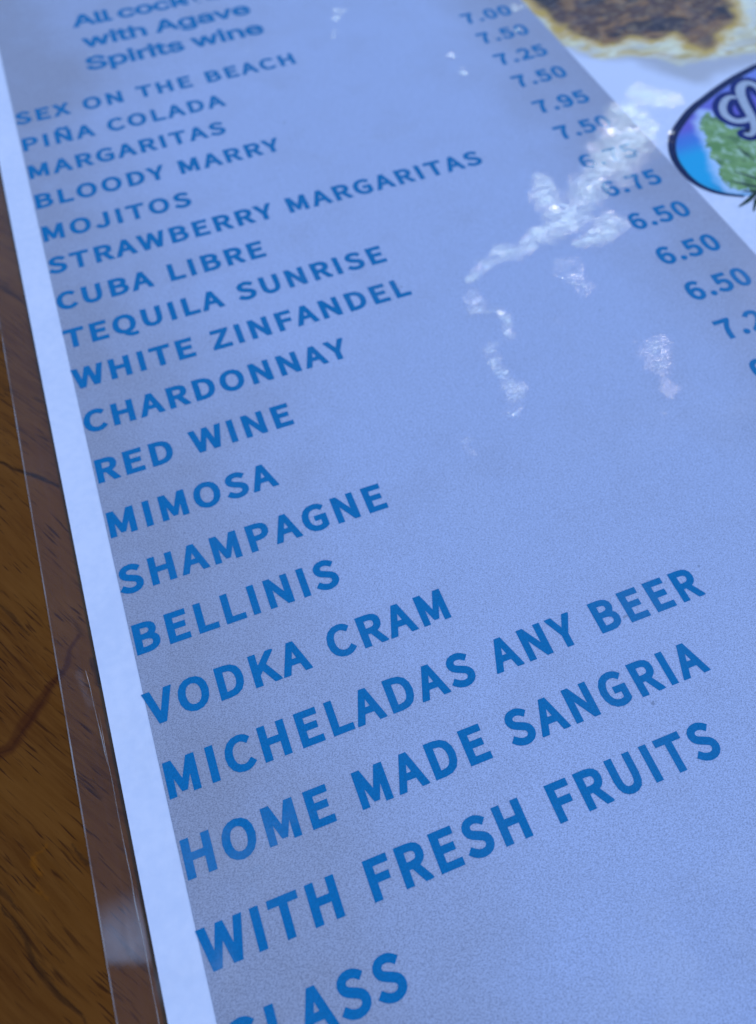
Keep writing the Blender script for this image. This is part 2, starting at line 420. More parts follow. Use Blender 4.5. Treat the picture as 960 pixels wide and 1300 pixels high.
def smooth_line(pts, n=6, closed=False):
    out = []; N = len(pts); rngi = range(N if closed else N - 1)
    for i in rngi:
        g = (lambda k: pts[k % N]) if closed else (lambda k: pts[min(max(k, 0), N - 1)])
        p0, p1, p2, p3 = g(i - 1), g(i), g(i + 1), g(i + 2)
        for k in range(n):
            t = k / n
            out.append(tuple(0.5 * (2 * p1[j] + (p2[j] - p0[j]) * t + (2 * p0[j] - 5 * p1[j] + 4 * p2[j] - p3[j]) * t * t + (3 * p1[j] - p0[j] - 3 * p2[j] + p3[j]) * t ** 3) for j in (0, 1)))
    if not closed: out.append(pts[-1])
    return out

def ribbon(name, line, widths, z, mat):
    """a brush stroke along a line, round ends, tapering by widths"""
    n = len(line); wi = np.interp(np.linspace(0, 1, n), np.linspace(0, 1, len(widths)), widths) / 2
    L, Rr = [], []
    for i in range(n):
        a = line[max(i - 1, 0)]; b = line[min(i + 1, n - 1)]
        dx, dy = b[0] - a[0], b[1] - a[1]; l = math.hypot(dx, dy) or 1
        nx, ny = -dy / l, dx / l
        L.append((line[i][0] + nx * wi[i], line[i][1] + ny * wi[i])); Rr.append((line[i][0] - nx * wi[i], line[i][1] - ny * wi[i]))
    v = []; f = []
    for i in range(n): v += [P(*L[i], z), P(*Rr[i], z)]
    for i in range(n - 1): f.append((2 * i, 2 * i + 1, 2 * i + 3, 2 * i + 2))
    for (c, w_, z_) in ((line[0], wi[0], z), (line[-1], wi[-1], z)):       # round caps, laid a hair lower
        b = len(v); m = 14
        v += [P(c[0] + w_ * math.cos(t * 2 * math.pi / m), c[1] + w_ * math.sin(t * 2 * math.pi / m), z_ - 0.002) for t in range(m)]
        f.append(tuple(range(b + m - 1, b - 1, -1)))
    me = bpy.data.meshes.new(name); me.from_pydata(v, [], f); me.update()
    return link(name, me, mat)

# ---- the oval emblem
OV = [(34.73, 8.73), (34.05, 8.9), (33.01, 9.21), (31.91, 9.63), (30.78, 10.13), (29.72, 10.64), (28.69, 11.34), (27.89, 12.01), (27.34, 12.75), (27.0, 13.54), (26.88, 14.3), (26.88, 14.93), (27.03, 15.53), (27.35, 16.05), (27.76, 16.43), (28.31, 16.77)]
far = [(2 * 33.6 - x, 2 * 12.6 - y) for x, y in OV]
oval_closed = smooth_line(OV + [(30.2, 17.1)] + far + [(37.2, 8.3)], 5, True)
def field_col(X, Y):
    t = smooth(11.0, 16.2, Y + 0.25 * (X - 28))
    c = np.empty(X.shape + (3,))
    top, mid, bot, low = [np.array(q) for q in ((0.15, 0.12, 0.50), (0.06, 0.20, 0.56), (0.005, 0.39, 0.62), (0.02, 0.28, 0.46))]
    a = smooth(11.7, 12.6, Y); b = smooth(12.5, 13.8, Y); d = smooth(15.2, 16.6, Y)
    for k in range(3):
        c[..., k] = top[k] * (1 - a) + mid[k] * a
        c[..., k] = c[..., k] * (1 - b) + bot[k] * b
        c[..., k] = c[..., k] * (1 - d) + low[k] * d
    l = 0.75 * (1 - smooth(9.0, 11.4, Y)); c = c * (1 - l[..., None]) + np.array((0.20, 0.30, 0.66)) * l[..., None]
    dl = poly_sdf(X, Y, LEAF); m = 0.8 * (1 - smooth(0.05, 0.5, dl + 0.35 * (fbm(X, Y, 2.2, 3) - .5)))
    return c * (1 - m[..., None]) + np.array((0.55, 0.68, 0.80)) * m[..., None]
LEAF = [(30.03, 11.08), (29.31, 11.89), (29.24, 12.35), (28.94, 13.2), (28.73, 13.86), (28.49, 14.51), (28.23, 15.13), (28.13, 15.7), (28.07, 16.16), (28.38, 16.41), (29.09, 16.79), (31.5, 17.0), (35.5, 16.4), (35.8, 13.5), (33.4, 13.3), (32.6, 13.4), (31.28, 13.46), (30.94, 12.65), (30.64, 12.53), (30.46, 12.01), (30.39, 11.53), (30.29, 11.28)]
OVP = [P(x, y)[:2] for x, y in oval_closed]
# the coloured field: a fine sheet cut to the oval
gx = np.arange(26.5, 41.3, .08); gy = np.arange(7.6, 17.8, .08)
Xc, Yc = np.meshgrid((gx[:-1] + gx[1:]) / 2, (gy[:-1] + gy[1:]) / 2)
keep = (poly_sdf(Xc, Yc, oval_closed) < 0).ravel()
def cut_sheet(name, z, colf, keep, mat):
    me = grid_mesh(name, gx, gy, lambda X, Y: np.full(X.shape, z), colour=colf)
    import bmesh
    bm = bmesh.new(); bm.from_mesh(me); bm.faces.ensure_lookup_table()
    bmesh.ops.delete(bm, geom=[bm.faces[i] for i in np.nonzero(~keep)[0]], context='FACES')
    bm.to_mesh(me); bm.free(); return link(name, me, mat)
vmat = mat_vcol('emblem_print')
emblem = part(cut_sheet('emblem', 0.03, field_col, keep, vmat), 'purple to turquoise field of the oval emblem')
def leaf_col(X, Y):
    n = fbm(X + .4 * Y, Y - .5 * X, 2.2, 4, 60)[..., None]; g = fbm(X * 1.6, Y, 4.5, 2, 77)[..., None]
    c = np.array((0.09, 0.23, 0.03)) * (1 - n) + np.array((0.30, 0.46, 0.16)) * n
    m = smooth(.58, .7, g); c = c * (1 - m) + np.array((0.40, 0.56, 0.34)) * m
    m = smooth(.56, .66, fbm(X, Y, 2.4, 3, 99)[..., None]); return c * (1 - m * .5) + np.array((0.05, 0.12, 0.03)) * m * .5
wob = 0.30 * (fbm(Xc, Yc, 3.4, 3, 15) - 0.5) * 2
part(cut_sheet('emblem_leaf', 0.04, leaf_col, ((poly_sdf(Xc, Yc, LEAF) + wob) < 0).ravel(), vmat), 'mottled green agave foliage of the emblem', emblem)
navy = mat_ink('navy_ink', (0.0, 0.0015, 0.050), 0.1); navy2 = mat_ink('bright_navy_ink', (0.0, 0.003, 0.115), 0.1)
silver = mat_ink('silver_ink', (0.42, 0.46, 0.50), 0.08); darkgreen = mat_ink('dark_green_ink', (0.012, 0.035, 0.012), 0.15)
ol = smooth_line(far + [(37.2, 8.4)] + OV, 5)
part(ribbon('emblem_rim', ol, [.32, .32, .32, .30, .32, .38, .38, .28, .12], 0.050, navy), 'navy rim of the oval emblem', emblem)
for pts, wd in (([(27.79, 17.28), (28.4, 17.08), (28.95, 16.81), (29.8, 16.6)], [.06, .2, .2, .1]),
                ([(28.17, 17.76), (28.5, 17.4), (28.86, 17.12), (30.0, 16.7)], [.05, .14, .22, .1]),
                ([(28.94, 15.23), (29.3, 15.7), (29.7, 16.15), (30.6, 16.6)], [.03, .12, .14, .1]),
                ([(28.37, 15.71), (28.8, 16.1), (29.33, 16.5), (30.4, 16.8)], [.03, .12, .16, .1]),
                ([(30.07, 13.84), (30.1, 14.4), (30.2, 14.95)], [.04, .12, .03]),
                ([(28.5, 16.5), (29.2, 16.75), (30.5, 16.85)], [.06, .18, .2])):
    part(ribbon('agave_spike', smooth_line(pts, 4), wd, 0.060, darkgreen), None, emblem)
CURL = [(32.09, 10.56), (31.88, 10.48), (31.56, 10.61), (31.14, 11.01), (30.91, 11.53), (30.95, 11.96), (31.17, 12.22), (31.52, 12.28), (31.9, 12.2)]
STROKE = [(33.44, 10.77), (33.56, 10.3), (33.5, 9.95), (33.3, 9.79), (33.01, 9.86), (32.72, 10.12), (32.44, 10.6), (32.2, 11.24), (32.02, 11.88), (31.82, 12.46), (31.58, 12.91), (31.31, 13.19), (31.05, 13.3), (30.93, 13.18)]
part(ribbon('script_letter_outline', smooth_line(CURL, 5), [.85, .95, .95, .9], 0.070, navy2), None, emblem)
part(ribbon('script_letter_outline', smooth_line(STROKE, 5), [.8, .95, .95, .9, .8], 0.074, navy2), None, emblem)
part(ribbon('script_letter', smooth_line(CURL, 5), [.22, .34, .36, .3], 0.080, silver), 'silver curl of the script capital letter', emblem)
part(ribbon('script_letter', smooth_line(STROKE, 5), [.26, .36, .44, .40, .30, .2], 0.084, silver), 'silver stem of the script capital letter', emblem)

